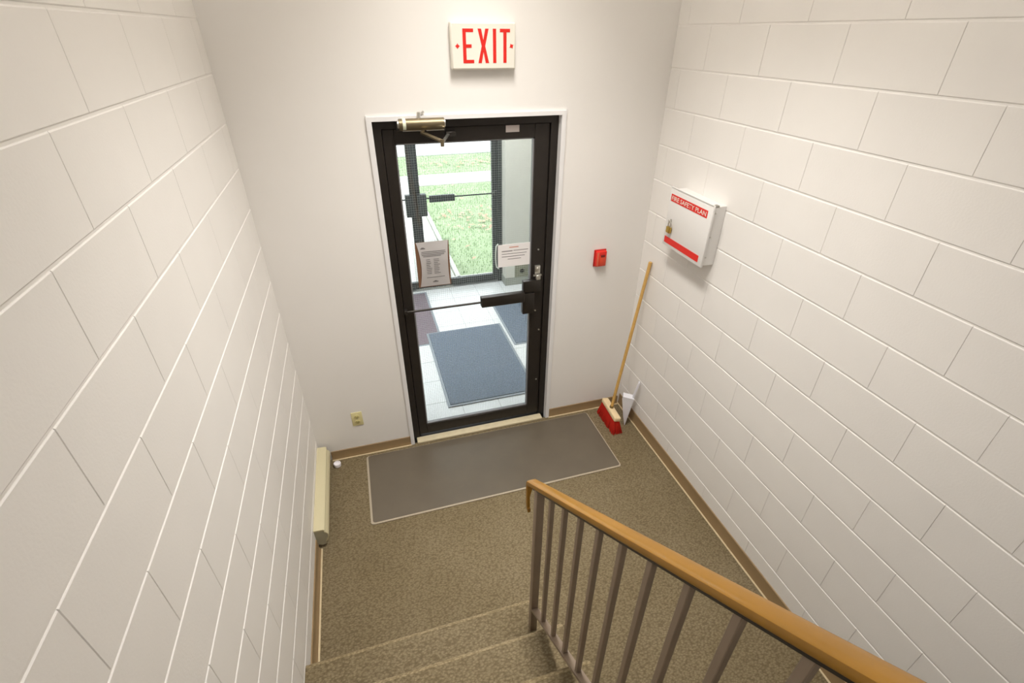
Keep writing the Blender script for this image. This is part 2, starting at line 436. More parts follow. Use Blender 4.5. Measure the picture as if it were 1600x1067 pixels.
for a in ((FX0+0.043, FX0+0.058, 0.01, FZ-0.043), (FX1-0.058, FX1-0.043, 0.01, FZ-0.043), (FX0+0.058, FX1-0.058, FZ-0.058, FZ-0.043)): box(bm, a[0], a[1], 0.0925, 0.135, a[2], a[3])
obj('door_stop', bm, BRONZE, d1)
LX0, LX1, LZ0, LZ1 = FX0+0.047, FX1-0.047, 0.030, FZ-0.047
GX0, GX1, GZ0, GZ1 = 0.208, 0.998, 0.112, 2.090
leaf = None
bm = NB()
for a in ((LX0, GX0, LZ0, LZ1), (GX1, LX1, LZ0, LZ1), (GX0, GX1, LZ0, GZ0), (GX0, GX1, GZ1, LZ1)):
    box(bm, a[0], a[1], 0.048, 0.092, a[2], a[3], bev=0.002, seg=1)
leaf = obj('door_leaf', bm, BRONZE, d1)
bm = NB()
for a in ((GX0, GX1, GZ0-0.001, GZ0+0.008), (GX0, GX1, GZ1-0.008, GZ1+0.001), (GX0-0.001, GX0+0.008, GZ0, GZ1), (GX1-0.008, GX1+0.001, GZ0, GZ1)):
    box(bm, a[0], a[1], 0.058, 0.082, a[2], a[3])
obj('glazing_bead', bm, mat('grey_bead', (150, 150, 152), 0.4, metal=0.3), leaf)
obj('glass_pane', B1(GX0, GX1, 0.067, 0.073, GZ0, GZ1), GLASS, leaf)['label'] = 'clear wired glass'
bm = NB(); wr_ = 0.00034; S_ = 0.0135
i = 0
x = GX0+S_
while x < GX1-0.003: box(bm, x-wr_, x+wr_, 0.0740, 0.0746, GZ0, GZ1); x += S_
z = GZ0+S_
while z < GZ1-0.003: box(bm, GX0, GX1, 0.0746, 0.0752, z-wr_, z+wr_); z += S_
o = obj('wire_mesh', bm, WIRE, leaf, smooth=False); o['kind'] = 'stuff'
# weather strip / sill
obj('threshold', B1(FX0+0.02, FX1-0.03, -0.022, 0.036, 0.0, 0.020, bev=0.006), mat('sill_cream', (212, 200, 168), 0.5, var=0.06, vscale=30), d1)['label'] = 'cream wooden threshold'
obj('sill_plate', B1(FX0, FX1, 0.034, 0.2, -0.15, 0.010), BRONZE2, d1)
# closer
cl = obj('door_closer', B1(0.222, 0.474, -0.012, 0.034, 2.160, 2.226, bev=0.003), BRONZE2, d1)
bm = NB(); tube(bm, (0.234, -0.026, 2.196), (0.466, -0.026, 2.196), 0.027, n=20)
box(bm, 0.240, 0.462, -0.030, 0.0, 2.166, 2.186)
obj('closer_cylinder', bm, BRASSY, cl)
bm = NB(); tube(bm, (0.252, -0.026, 2.196), (0.268, -0.026, 2.196), 0.0276, n=20, caps=True); obj('closer_label', bm, mat('pale_label', (222, 228, 205), 0.5), cl)
bm = NB(); tube(bm, (0.226, -0.022, 2.196), (0.236, -0.022, 2.196), 0.020, n=14); tube(bm, (0.464, -0.022, 2.196), (0.472, -0.022, 2.196), 0.020, n=14)
obj('end_cap', bm, STEEL, cl)
bm = NB(); tube(bm, (0.338, -0.016, 2.222), (0.338, -0.016, 2.250), 0.010, 0.008, n=10); tube(bm, (0.352, -0.014, 2.240), (0.366, -0.006, 2.250), 0.007, n=8)
obj('valve_cap', bm, STEEL, cl)
bm = NB(); box(bm, 0.250, 0.345, -0.031, -0.029, 2.162, 2.165); box(bm, 0.372, 0.465, -0.031, -0.029, 2.162, 2.165); obj('slot_trim', bm, STEEL, cl)
bm = NB(); tube(bm, (0.352, -0.020, 2.165), (0.352, -0.020, 2.146), 0.012, n=12)
obox(bm, (0.352, -0.020, 2.150), (0.418, -0.225, 2.142), 0.024, 0.008, (1, 0, 0))
tube(bm, (0.418, -0.225, 2.150), (0.418, -0.225, 2.118), 0.009, n=10)
obj('closer_arm', bm, BRASSY, cl)
bm = NB(); obox(bm, (0.418, -0.225, 2.134), (0.492, 0.012, 2.134), 0.014, 0.006, (1, 0, 0))
obj('closer_arm', bm, STEEL, cl)
bm = NB(); box(bm, 0.480, 0.535, 0.008, 0.049, 2.122, 2.146, bev=0.002, seg=1); obj('arm_shoe', bm, BRONZE2, cl)
obj('rating_label', B1(0.824, 0.903, 0.0466, 0.0485, 2.124, 2.160), LABEL, leaf)['label'] = 'small grey rating label on the top rail'
# exit device
xd = obj('exit_device', B1(0.930, 1.012, 0.004, 0.049, 0.966, 1.118, bev=0.003), BRONZE2, leaf)
xd2 = obj('latch_housing', B1(0.935, 1.058, 0.010, 0.049, 1.122, 1.205, bev=0.003), BRONZE2, leaf)
obj('push_paddle', B1(0.640, 0.936, -0.022, 0.022, 1.070, 1.142, bev=0.006), BRONZE2, leaf)['label'] = 'dark push paddle'
bm = NB(); tube(bm, (0.150, 0.020, 1.092), (0.645, 0.008, 1.098), 0.0075, n=10); box(bm, 0.145, 0.166, 0.010, 0.049, 1.078, 1.106, bev=0.002, seg=1)
obj('crossbar', bm, BRONZE2, leaf)
lk = obj('lock_cylinder', B1(1.020, 1.058, 0.034, 0.049, 1.240, 1.300, bev=0.003), STEEL, leaf)
bm = NB(); tube(bm, (1.039, 0.035, 1.278), (1.039, 0.022, 1.278), 0.010, n=12); box(bm, 1.024, 1.054, 0.012, 0.036, 1.206, 1.238, bev=0.002, seg=1); box(bm, 1.008, 1.062, 0.020, 0.030, 1.232, 1.242)
obj('lock_turn', bm, STEEL, leaf)
for (sx, sz) in ((1.043, 1.408), (1.052, 1.140), (1.035, 0.960), (1.068, 0.80), (1.062, 0.36)):
    bm = NB(); tube(bm, (sx, 0.049, sz), (sx, 0.042, sz), 0.0055, n=10); obj('screw', bm, STEEL, leaf)

# notices on the glass
nt_ = thing('notice_sheet', 'white portrait notice with tan edges in a clear holder on the door glass', 'notice', (0.357, 0.060, 1.215))
obj('holder', B1(0.243, 0.472, 0.0615, 0.0655, 1.212, 1.540), ACRYL, nt_)
bm = NB(); obox(bm, (0.243, 0.056, 1.222), (0.472, 0.056, 1.222), 0.004, 0.014, (0, 0, 1)); obj('holder_lip', bm, ACRYL, nt_)
obj('backing', B1(0.258, 0.463, 0.0600, 0.0612, 1.232, 1.528), mat('backing_tan', (124, 90, 66), 0.7), nt_)
bm = NB(); n = 14; A = []; Bv = []
for i in range(n+1):
    t = i/n; z = 1.236+0.292*t
    b_ = 0.020*math.sin(math.pi*min(1, (1-t)*0.95))**0.8*(1 if t < 1 else 0)
    ydep = 0.0592-0.010*math.sin(math.pi*t)
    A.append(bm.verts.new((0.264+b_*1.0, ydep, z))); Bv.append(bm.verts.new((0.459-b_*0.45, ydep, z)))
for i in range(n): bm.faces.new((A[i], Bv[i], Bv[i+1], A[i+1]))
bmesh.ops.solidify(bm, geom=bm.faces[:], thickness=0.0004)
obj('paper', bm, PAPER, nt_)
def yp(z): return 0.0592-0.010*math.sin(math.pi*(z-1.236)/0.292)-0.0012
bm = NB()
def line(x0, x1, z, h=0.0035): box(bm, x0, x1, yp(z)-0.0004, yp(z), z, z+h)
random.seed(3)
line(0.288, 0.316, 1.486, 0.006); line(0.294, 0.309, 1.492, 0.004)
for z, a, b in ((1.466, .292, .438), (1.456, .290, .440), (1.446, .292, .430), (1.437, .300, .410)): line(a, b, z)
for k in range(9):
    z = 1.416-0.0115*k; line(0.316, 0.316+0.02+0.014*random.random(), z, 0.003); line(0.362, 0.362+0.024+0.016*random.random(), z, 0.003)
line(0.312, 0.424, 1.296); line(0.348, 0.382, 1.262, 0.006); line(0.357, 0.372, 1.268, 0.005)
obj('print', bm, INK, nt_)
n2 = thing('notice_card', 'white landscape notice card taped to the glass above the push paddle', 'notice', (0.885, 0.060, 1.305))
obj('paper', B1(0.775, 0.996, 0.0606, 0.0625, 1.306, 1.458), PAPER, n2)
bm = NB()
def line2(x0, x1, z, h=0.004): box(bm, x0, x1, 0.0600, 0.0606, z, z+h)
line2(.800, .872, 1.4100, .0055); line2(.878, .978, 1.412, .004); line2(.800, .968, 1.392, .0035); line2(.800, .955, 1.374, .004); line2(.840, .930, 1.356, .0035)
obj('print', bm, INK, n2)
bm = NB(); box(bm, .850, .912, .0600, .0606, 1.434, 1.440); obj('heading', bm, mat('heading_ink', (200, 140, 120), 0.9), n2)
bm = NB(); pipe(bm, [(0.776, 0.058, 1.468), (0.762, 0.055, 1.455), (0.758, 0.054, 1.42), (0.757, 0.054, 1.38), (0.759, 0.054, 1.34), (0.764, 0.055, 1.312), (0.778, 0.058, 1.300)], 0.004)
obj('holder_edge', bm, mat('clear_white_plastic', (214, 226, 220), 0.25), n2)

# ================================================================== vestibule
VX0, VX1, VY1, VC = -0.95, 2.70, 2.585, 2.62
fv = struct(obj('floor_vestibule', B1(VX0, VX1, 0.2, VY1+0.1, -0.15, -0.003), GROUT), 'pale square tile floor of the vestibule')
TS = 0.305
tme = {}
ix0 = -5
for ix in range(-5, 9):
    for iy in range(-1, 9):
        x0 = 0.53+TS*ix; y0 = 0.414+TS*iy
        x1 = min(x0+TS, VX1); y1 = min(y0+TS, VY1); x0 = max(x0, VX0); y0 = max(y0, 0.2)
        if x1-x0 < 0.02 or y1-y0 < 0.02: continue
        key = (round(x1-x0, 4), round(y1-y0, 4))
        if key not in tme:
            bm = NB(); a, b = (x1-x0)/2-0.0016, (y1-y0)/2-0.0016
            box(bm, -a, a, -b, b, -0.006, 0.0)
            bmesh.ops.bevel(bm, geom=[e for e in bm.edges if e.verts[0].co.z > -0.001 and e.verts[1].co.z > -0.001], offset=0.0015, segments=1, affect='EDGES')
            me = bpy.data.meshes.new('tile'); bm.to_mesh(me); bm.free(); me.materials.append(TILE); tme[key] = me
        o = bpy.data.objects.new('tile', tme[key]); C.objects.link(o); o.parent = fv
        o.location = Vector(((x0+x1)/2, (y0+y1)/2, 0.0))-fv.location
struct(obj('ceiling_vestibule', B1(VX0-0.2, VX1+0.2, 0.2, VY1+0.1, VC, VC+0.15), CEILM), 'white ceiling of the vestibule')
bm = NB(); box(bm, 1.505, VX1, 2.39, VY1+0.1, -0.15, VC)
wv = struct(obj('wall_vestibule_front', bm, VWALL), 'pale grey wall beside the outer glass doors')
obj('base_tile', B1(1.497, VX1, 2.382, VY1-0.03, 0.0, 0.098, bev=0.002, seg=1), VBASE, wv)
pl = obj('wall_plate', B1(1.618, 1.788, 2.376, 2.390, 0.100, 0.252, bev=0.003), PLATE, wv)
pl['label'] = 'khaki square floor-level outlet plate'
bm = NB(); tube(bm, (1.705, 2.377, 0.178), (1.705, 2.371, 0.178), 0.027, n=18); obj('socket', bm, DARK, pl)
struct(obj('wall_vestibule_right', B1(VX1, VX1+0.2, 0.2, VY1+0.1, -0.15, VC), VWALL), 'pale grey right wall of the vestibule')
bm = NB(); box(bm, -0.95, -0.42, 2.50, VY1+0.1, -0.15, VC); box(bm, -0.42, 1.505, 2.50, VY1+0.1, 2.20, VC)
struct(obj('wall_vestibule_far', bm, VWALL), 'pale wall around the outer glass doors')
# left vestibule wall with an unseen window added to daylight the tiles
bm = NB()
box(bm, VX0-0.2, VX0, 0.2, 0.45, -0.15, VC); box(bm, VX0-0.2, VX0, 2.35, VY1+0.1, -0.15, VC)
box(bm, VX0-0.2, VX0, 0.45, 2.35, -0.15, 0.12); box(bm, VX0-0.2, VX0, 0.45, 2.35, 2.4, VC)
struct(obj('wall_vestibule_left', bm, VWALL), 'pale grey left wall of the vestibule with an added tall window')
w1 = sroot('added_window', (VX0-0.1, 1.4, 0.12), 'added tall dark framed side window letting daylight into the vestibule')
bm = NB()
for a in ((0.45, 0.50, 0.12, 2.4), (2.30, 2.35, 0.12, 2.4), (1.375, 1.425, 0.17, 2.35), (0.50, 2.30, 0.12, 0.17), (0.50, 2.30, 2.35, 2.4)): box(bm, VX0-0.13, VX0-0.06, *a)
obj('window_frame', bm, BRONZE, w1)
for a, b in ((0.50, 1.375), (1.425, 2.30)): obj('window_pane', B1(VX0-0.10, VX0-0.094, a, b, 0.17, 2.35), GLASS, w1)
# outer doors
d2 = sroot('door_2', (0.543, VY1, 0.0), 'pair of dark framed outer glass doors')
SF = mat('storefront_frame', (58, 62, 62), 0.4, metal=0.3)
bm = NB(); prism(bm, [(-0.42, 0), (-0.37, 0), (-0.37, 2.15), (1.455, 2.15), (1.455, 0), (1.505, 0), (1.505, 2.20), (-0.42, 2.20)], VY1-0.05, VY1+0.05, 'y')
obj('door_frame', bm, SF, d2)
def outer_leaf(x0, x1, hinge_right):
    bm = NB(); y0, y1 = VY1-0.022, VY1+0.022
    bs = 0.054
    for a in ((x0, x0+bs, 0.01, 2.145), (x1-bs, x1, 0.01, 2.145), (x0+bs, x1-bs, 0.01, 0.095), (x0+bs, x1-bs, 2.06, 2.145)): box(bm, a[0], a[1], y0, y1, a[2], a[3], bev=0.002, seg=1)
    lf = obj('door_leaf', bm, SF, d2)
    obj('glass_pane', B1(x0+bs, x1-bs, VY1-0.003, VY1+0.003, 0.095, 2.06), GLASS, lf)
    bm = NB()
    ya = VY1-0.075
    if hinge_right:
        tube(bm, (x0+0.03, ya, 1.09), (x1-0.02, ya, 1.09), 0.008, n=10); box(bm, x1-0.045, x1-0.01, ya-0.01, y0, 1.07, 1.11)
        obj('crossbar', bm, SF, lf)
        obj('push_paddle', B1(0.685, 0.962, ya-0.02, ya+0.02, 1.045, 1.115, bev=0.005), SF, lf)
        obj('latch_housing', B1(x0+0.012, x0+0.110, ya-0.015, y0, 0.902, 1.135, bev=0.003), SF, lf)
    else:
        tube(bm, (x0+0.02, ya, 1.09), (x1-0.03, ya, 1.09), 0.008, n=10); box(bm, x0+0.01, x0+0.045, ya-0.01, y0, 1.07, 1.11)
        obj('crossbar', bm, SF, lf)
        obj('push_paddle', B1(0.124, 0.401, ya-0.02, ya+0.02, 1.045, 1.115, bev=0.005), SF, lf)
        obj('latch_housing', B1(x1-0.110, x1-0.012, ya-0.015, y0, 0.902, 1.135, bev=0.003), SF, lf)
outer_leaf(-0.367, 0.5415, False); outer_leaf(0.5445, 1.452, True)
obj('sill_plate', B1(-0.42, 1.505, VY1-0.06, VY1+0.10, -0.15, 0.008), mat('sill_alu', (170, 172, 172), 0.4, metal=0.6), d2)
# vestibule mats
def vmat(label, x0, x1, y0, y1, m_, rot=0.0, z=0.0, h=0.011):
    c = ((x0+x1)/2, (y0+y1)/2, z)
    t = thing('entrance_mat', label, 'mat', c, 'mats on the vestibule tiles')
    obj('rubber_edge', B1(x0, x1, y0, y1, z+0.0005, z+min(0.005, h*0.6), bev=0.001, seg=1), VEDGE, t)
    obj('pile', B1(x0+0.022, x1-0.022, y0+0.022, y1-0.022, z+0.001, z+h, bev=min(0.003, h*0.4), seg=1), m_, t)
    t.rotation_euler = (0, 0, rot)
vmat('dark blue-grey entrance mat nearest the inner glass door', 0.415, 1.190, 0.325, 1.530, VMAT, z=0.0042)
vmat('plum-grey entrance mat behind the notice, left of the bare tiles', -0.42, 0.555, 1.322, 2.48, VMAT2, h=0.0042)
vmat('blue-grey entrance mat seen below the push paddle at right', 1.215, 2.42, 1.082, 1.99, VMAT)

# ================================================================== outside
GZ = -0.06
lw = struct(obj('lawn', B1(-30, 40, VY1+0.25, 60, -0.4, GZ-0.01), LAWN), 'pale green lawn outside the outer doors')
struct(obj('entrance_path', B1(-0.75, 0.985, VY1+0.10, 7.45, -0.3, GZ+0.015, bev=0.006), CONC), 'white concrete path leading out from the doors')
struct(obj('path_curb', B1(1.0, 1.055, VY1+0.10, 7.45, -0.3, GZ+0.03, bev=0.008), CONC), 'thin concrete edging between path and lawn')
struct(obj('doorstep', B1(-0.75, 1.60, VY1+0.05, 2.90, -0.3, GZ+0.03, bev=0.006), CONC), 'pale concrete doorstep')
struct(obj('sidewalk', B1(-30, 40, 7.45, 8.30, -0.3, GZ+0.012), CONC), 'pale concrete sidewalk crossing the lawn')
struct(obj('road', B1(-30, 40, 10.35, 19.0, -0.3, GZ+0.012), ASPH), 'pale road beyond the lawn')
bm = NB(); random.seed(11)
for i in range(16000):
    if random.random() < 0.7: x = random.uniform(1.07, 5.0); y = random.uniform(2.95, 7.4)
    else: x = random.uniform(0.3, 6.5); y = random.uniform(8.33, 10.3)
    h = random.uniform(0.02, 0.05); a = random.uniform(0, 6.283); wd = 0.005; lx, ly = random.uniform(-.02, .02), random.uniform(-.02, .02)
    v = [bm.verts.new((x-wd*math.cos(a), y-wd*math.sin(a), GZ-0.012)), bm.verts.new((x+wd*math.cos(a), y+wd*math.sin(a), GZ-0.012)), bm.verts.new((x+lx, y+ly, GZ-0.01+h))]
    bm.faces.new(v)
g = obj('grass', bm, GRASS, origin=(2, 5, GZ-0.01), smooth=False); tag(g, 'short pale green grass seen through the outer doors', 'grass', kind='stuff')
bm = NB()
cl_ = [(2.25, 4.75, .35, .12, 70), (2.9, 4.8, .3, .12, 40), (1.75, 5.3, .3, .15, 30), (2.6, 6.1, .6, .1, 26), (3.4, 9.1, .9, .15, 70), (2.3, 9.3, .8, .2, 40), (2.5, 5, 1.6, 1.6, 60), (1.9, 3.5, .5, .3, 20)]
for cx, cy, sx, sy, n in cl_:
    for i in range(n):
        x, y = random.gauss(cx, sx), random.gauss(cy, sy)
        if x < 1.1 or y < 3 or 7.35 < y < 8.4 or y > 10.3: continue
        a = random.uniform(0, 6.283); s = random.uniform(.025, .05); z = GZ+random.uniform(.012, .04); t = random.uniform(-.4, .4)
        c, s_ = math.cos(a), math.sin(a)
        pts = []
        for u, v_ in ((-1, 0), (-.3, .6), (.5, .45), (1.1, 0), (.5, -.45), (-.3, -.6)):
            pts.append(bm.verts.new((x+s*(u*c-v_*s_), y+s*(u*s_+v_*c), z+s*(t*u+.25*abs(v_)))))
        bm.faces.new(pts)
g = obj('leaf_litter', bm, LEAF, origin=(2.3, 5, GZ), smooth=False); tag(g, 'brown fallen leaves scattered over the lawn', 'leaves', kind='stuff')

# ================================================================== things in the stairwell
# exit sign
ex = thing('exit_sign', 'white wall sign with red EXIT lettering above the door', 'sign', (0.685, 0.0, 2.436))
EX0, EX1, EZ0, EZ1 = 0.521, 0.850, 2.437, 2.639
obj('housing', B1(EX0, EX1, -0.040, 0.0, EZ0, EZ1, bev=0.008, seg=3), SIGNW, ex)
obj('face_plate', B1(EX0+0.006, EX1-0.006, -0.0412, -0.038, EZ0+0.006, EZ1-0.006, bev=0.0012, seg=1), SIGNW, ex)
EW, EH = EX1-EX0, EZ1-EZ0
def er(bm, u0, u1, v0, v1): box(bm, EX0+u0*EW, EX0+u1*EW, -0.0424, -0.0410, EZ0+v0*EH, EZ0+v1*EH)
def ep(bm, pts): prism(bm, [(EX0+u*EW, EZ0+v*EH) for u, v in pts], -0.0424, -0.0410, 'y')
vb, vt, sw, sh = 0.145, 0.865, 0.050, 0.072
bm = NB(); ep(bm, [(.180, vb), (.345, vb), (.345, vb+sh), (.230, vb+sh), (.230, .47), (.312, .47), (.312, .542), (.230, .542), (.230, vt-sh), (.342, vt-sh), (.342, vt), (.180, vt)]); obj('letter', bm, REDL, ex)
bm = NB(); ep(bm, [(.410, vb), (.462, vb), (.4935, .38), (.525, vb), (.577, vb), (.520, .505), (.577, vt), (.525, vt), (.4935, .63), (.462, vt), (.410, vt), (.467, .505)]); obj('letter', bm, REDL, ex)
bm = NB(); er(bm, .642, .692, vb, vt); obj('letter', bm, REDL, ex)
bm = NB(); ep(bm, [(.804, vb), (.854, vb), (.854, vt-sh), (.908, vt-sh), (.908, vt), (.750, vt), (.750, vt-sh), (.804, vt-sh)]); obj('letter', bm, REDL, ex)
for cu, rot in ((.098, 0.0), (.932, 0.55)):
    bm = NB(); pts = []
    for i in range(16):
        a = rot+2*math.pi*i/16; r = (0.0125, 0.0072, 0.0078, 0.0072)[i % 4]
        pts.append(((EX0+cu*EW)+r*math.cos(a), EZ0+.505*EH+r*math.sin(a)))
    prism(bm, pts, -0.0424, -0.0410, 'y'); obj('direction_mark', bm, REDL, ex)

# fire safety cabinet on the right wall
CX = 1.695
CABW = mat('cabinet_white', (230, 228, 225), 0.4)
cb = thing('document_cabinet', 'white metal FIRE SAFETY PLAN cabinet on the right block wall', 'cabinet', (XR, -0.53, 1.525))
obj('body', B1(CX+0.012, XR, -0.712, -0.348, 1.527, 1.850, bev=0.002, seg=1), CABW, cb)
dr = obj('door', B1(CX, CX+0.012, -0.727, -0.340, 1.524, 1.860, bev=0.0025), CABW, cb)
bm = NB(); obox(bm, (CX+0.002, -0.338, 1.862), (CX+0.002, -0.724, 1.862), 0.010, 0.004, (1, 0, 0)); obj('rain_lip', bm, CABW, cb)
lb = obj('title_strip', B1(CX-0.0012, CX, -0.690, -0.354, 1.786, 1.826), RED, cb)
obj('lettering', text_bm('FIRE SAFETY PLAN', (CX-0.0014, -0.364, 1.7935), (0, -1, 0), (0, 0, 1), 0.316, 0.0245), SIGNW, lb, smooth=False)['label'] = 'white FIRE SAFETY PLAN lettering'
obj('red_stripe', B1(CX-0.0012, CX, -0.692, -0.357, 1.543, 1.580), RED, cb)
bm = NB(); box(bm, CX-0.020, CX, -0.400, -0.390, 1.668, 1.690, bev=0.002, seg=1); obj('hasp', bm, STEEL, cb)
for z in (1.575, 1.688, 1.815):
    bm = NB(); tube(bm, (CX+0.030, -0.711, z), (CX+0.030, -0.715, z), 0.0045, n=10); obj('rivet', bm, STEEL, cb)
obj('corner_notch', B1(CX+0.016, CX+0.044, -0.7135, -0.690, 1.846, 1.856), mat('notch_grey', (150, 146, 138), 0.6), cb)  # small plain grey tab at the cabinet's top corner
# padlock hanging from the hasp
pk = thing('padlock', 'small brass padlock hanging on the white cabinet door', 'padlock', (CX-0.014, -0.398, 1.612))
obj('lock_body', B1(CX-0.022, CX-0.006, -0.421, -0.383, 1.612, 1.648, bev=0.004), BRASS, pk)
bm = NB(); pts = [(CX-0.014, -0.389, 1.646), (CX-0.014, -0.389, 1.664)]
for i in range(9):
    a = math.pi*i/8; pts.append((CX-0.014, -0.402+0.013*math.cos(a), 1.664+0.014*math.sin(a)))
pts.append((CX-0.014, -0.415, 1.646)); pipe(bm, pts, 0.0032, 8); obj('shackle', bm, STEEL, pk)

# fire alarm pull station
fa = thing('fire_alarm_pull', 'red fire alarm pull station on the plaster wall right of the door', 'fire alarm', (1.4635, 0.0, 1.264))
obj('back_plate', B1(1.420, 1.507, -0.010, 0.0, 1.264, 1.382, bev=0.004), mat('alarm_red_dark', (190, 34, 26), 0.4), fa)
obj('cover', B1(1.426, 1.501, -0.034, -0.008, 1.270, 1.377, bev=0.007, seg=3), RED, fa)
obj('pull_handle', B1(1.447, 1.494, -0.041, -0.030, 1.278, 1.345, bev=0.004), mat('alarm_handle', (214, 72, 44), 0.4), fa)
obj('finger_slot', B1(1.455, 1.486, -0.0425, -0.034, 1.338, 1.354, bev=0.002, seg=1), mat('alarm_slot', (120, 14, 8), 0.6), fa)
for x in (1.433, 1.441): obj('rib', B1(x-0.0018, x+0.0018, -0.0365, -0.032, 1.274, 1.372, bev=0.001, seg=1), mat('alarm_pale', (226, 130, 96), 0.4), fa)

# wall outlet
ot = thing('wall_outlet', 'small almond duplex outlet low on the wall left of the door', 'outlet', (-0.2625, 0.0, 0.272))
obj('cover_plate', B1(-0.299, -0.227, -0.006, 0.0, 0.272, 0.388, bev=0.003), ALMOND, ot)
for z in (0.308, 0.352):
    bm = NB(); lathe(bm, (0, 0, 0), [(0.0165, 0), (0.0165, 0.003), (0.015, 0.0038)], 20)
    for v in bm.verts: v.co = Vector((-0.263+v.co.x, -0.006-v.co.z, z+v.co.y*0.82))
    r = obj('receptacle', bm, mat('almond_dark', (204, 192, 132), 0.45), ot)
    bm = NB(); box(bm, -0.2705, -0.2685, -0.0102, -0.0095, z-0.001, z+0.007); box(bm, -0.2575, -0.2555, -0.0102, -0.0095, z-0.001, z+0.007); box(bm, -0.265, -0.261, -0.0102, -0.0095, z-0.010, z-0.006); obj('slot', bm, DARK, r)
bm = NB(); tube(bm, (-0.263, -0.006, 0.330), (-0.263, -0.0078, 0.330), 0.003, n=10); obj('screw', bm, STEEL, ot)

# baseboard heater on the left wall
hy0, hy1 = -0.728, -0.028
ht = thing('baseboard_heater', 'cream metal baseboard heater on the left wall by the corner', 'heater', (XL+0.035, (hy0+hy1)/2, 0.03))
hp = [(XL, 0.035), (XL+0.028, 0.022), (XL+0.050, 0.026), (XL+0.052, 0.052), (XL+0.070, 0.088), (XL+0.071, 0.112), (XL+0.054, 0.132), (XL+0.056, 0.150), (XL+0.048, 0.156), (XL, 0.158)]
bm = NB(); prism(bm, [(XL, 0.050), (XL+0.045, 0.050), (XL+0.048, 0.118), (XL+0.044, 0.146), (XL, 0.150)], hy0+0.012, hy1-0.012, 'y'); obj('element_box', bm, HEAT2, ht)
bm = NB(); prism(bm, [(XL, 0.150), (XL+0.050, 0.146), (XL+0.056, 0.142), (XL+0.060, 0.150), (XL+0.052, 0.157), (XL, 0.160)], hy0, hy1, 'y'); obj('top_cover', bm, HEAT, ht)
bm = NB(); prism(bm, [(XL+0.050, 0.050), (XL+0.055, 0.048), (XL+0.074, 0.086), (XL+0.074, 0.112), (XL+0.060, 0.132), (XL+0.055, 0.130), (XL+0.069, 0.110), (XL+0.069, 0.088)], hy0+0.002, hy1-0.002, 'y'); obj('front_panel', bm, HEAT, ht)
for a in (hy0+0.004, hy1-0.012):
    bm = NB(); prism(bm, hp, a, a+0.008, 'y'); obj('end_cap', bm, HEAT2, ht)

# landing mat
def rrect(x0, x1, y0, y1, r, n=5):
    pts = []
    for cx, cy, a0 in ((x1-r, y1-r, 0), (x0+r, y1-r, 90), (x0+r, y0+r, 180), (x1-r, y0+r, 270)):
        for i in range(n+1):
            a = math.radians(a0+90*i/n); pts.append((cx+r*math.cos(a), cy+r*math.sin(a)))
    return pts
lm_ = thing('floor_mat', 'long flat taupe floor mat with pale edge in front of the door', 'mat', (0.608, -0.35, 0.0))
bm = NB(); prism(bm, rrect(-0.252, 1.474, -0.652, -0.046, 0.022), 0.0005, 0.006, 'z'); obj('edge_binding', bm, MATEDGE, lm_)
bm = NB(); prism(bm, rrect(-0.239, 1.467, -0.639, -0.049, 0.016), 0.002, 0.0075, 'z'); obj('mat_top', bm, MATTOP, lm_)

# broom leaning in the corner
top = Vector((1.772, -0.141, 1.312)); btm = Vector((1.592, -0.215, 0.150))
br = thing('broom', 'red bristled push broom with wooden handle leaning in the corner', 'broom', (1.60, -0.21, 0.0))
bm = NB(); d = (top-btm).normalized()
tube(bm, btm-d*0.012, top-d*0.06, 0.0115, n=12); tube(bm, top-d*0.06, top-d*0.004, 0.0115, 0.0125, n=12); tube(bm, top-d*0.004, top, 0.0125, 0.009, n=12)
hd = obj('handle', bm, WOOD, br)
bm = NB(); u, v = frame_of(d)
pipe(bm, [top-d*0.055-v*0.012, top-d*0.075+u*0.014-v*0.012, top-d*0.115+u*0.012-v*0.013, top-d*0.125-v*0.013], 0.0022, 6); obj('hang_loop', bm, mat('cord_pale', (214, 190, 150), 0.8), hd)
bm = NB(); box(bm, -0.026, 0.026, -0.128, 0.128, -0.019, 0.019, bev=0.009, seg=3)
M4 = Matrix.Translation((1.592, -0.215, 0.142)) @ Matrix.Rotation(math.radians(9), 4, 'Y') @ Matrix.Rotation(math.radians(-4), 4, 'Z')
bmesh.ops.transform(bm, matrix=M4, verts=bm.verts); obj('block', bm, BLOCKW, br)
bm = NB(); tube(bm, btm-d*0.004, btm+d*0.028, 0.017, 0.014, n=14); obj('socket', bm, mat('socket_wood', (120, 96, 52), 0.6), br)
bm = NB(); random.seed(5)
for i in range(11):
    for j in range(46):
        fx = (i/10-.5)*2; fy = (j/45-.5)*2
        a = M4 @ Vector((fx*0.019, fy*0.119, -0.017))
        b = Vector((1.597+fx*0.040+random.uniform(-.004, .004), -0.206+fy*0.140+random.uniform(-.004, .004), 0.0012+random.uniform(0, .003)))
        tube(bm, a, b, 0.0036, 0.0026, n=4)
o = obj('bristles', bm, BRIST, br); o['kind'] = 'stuff'

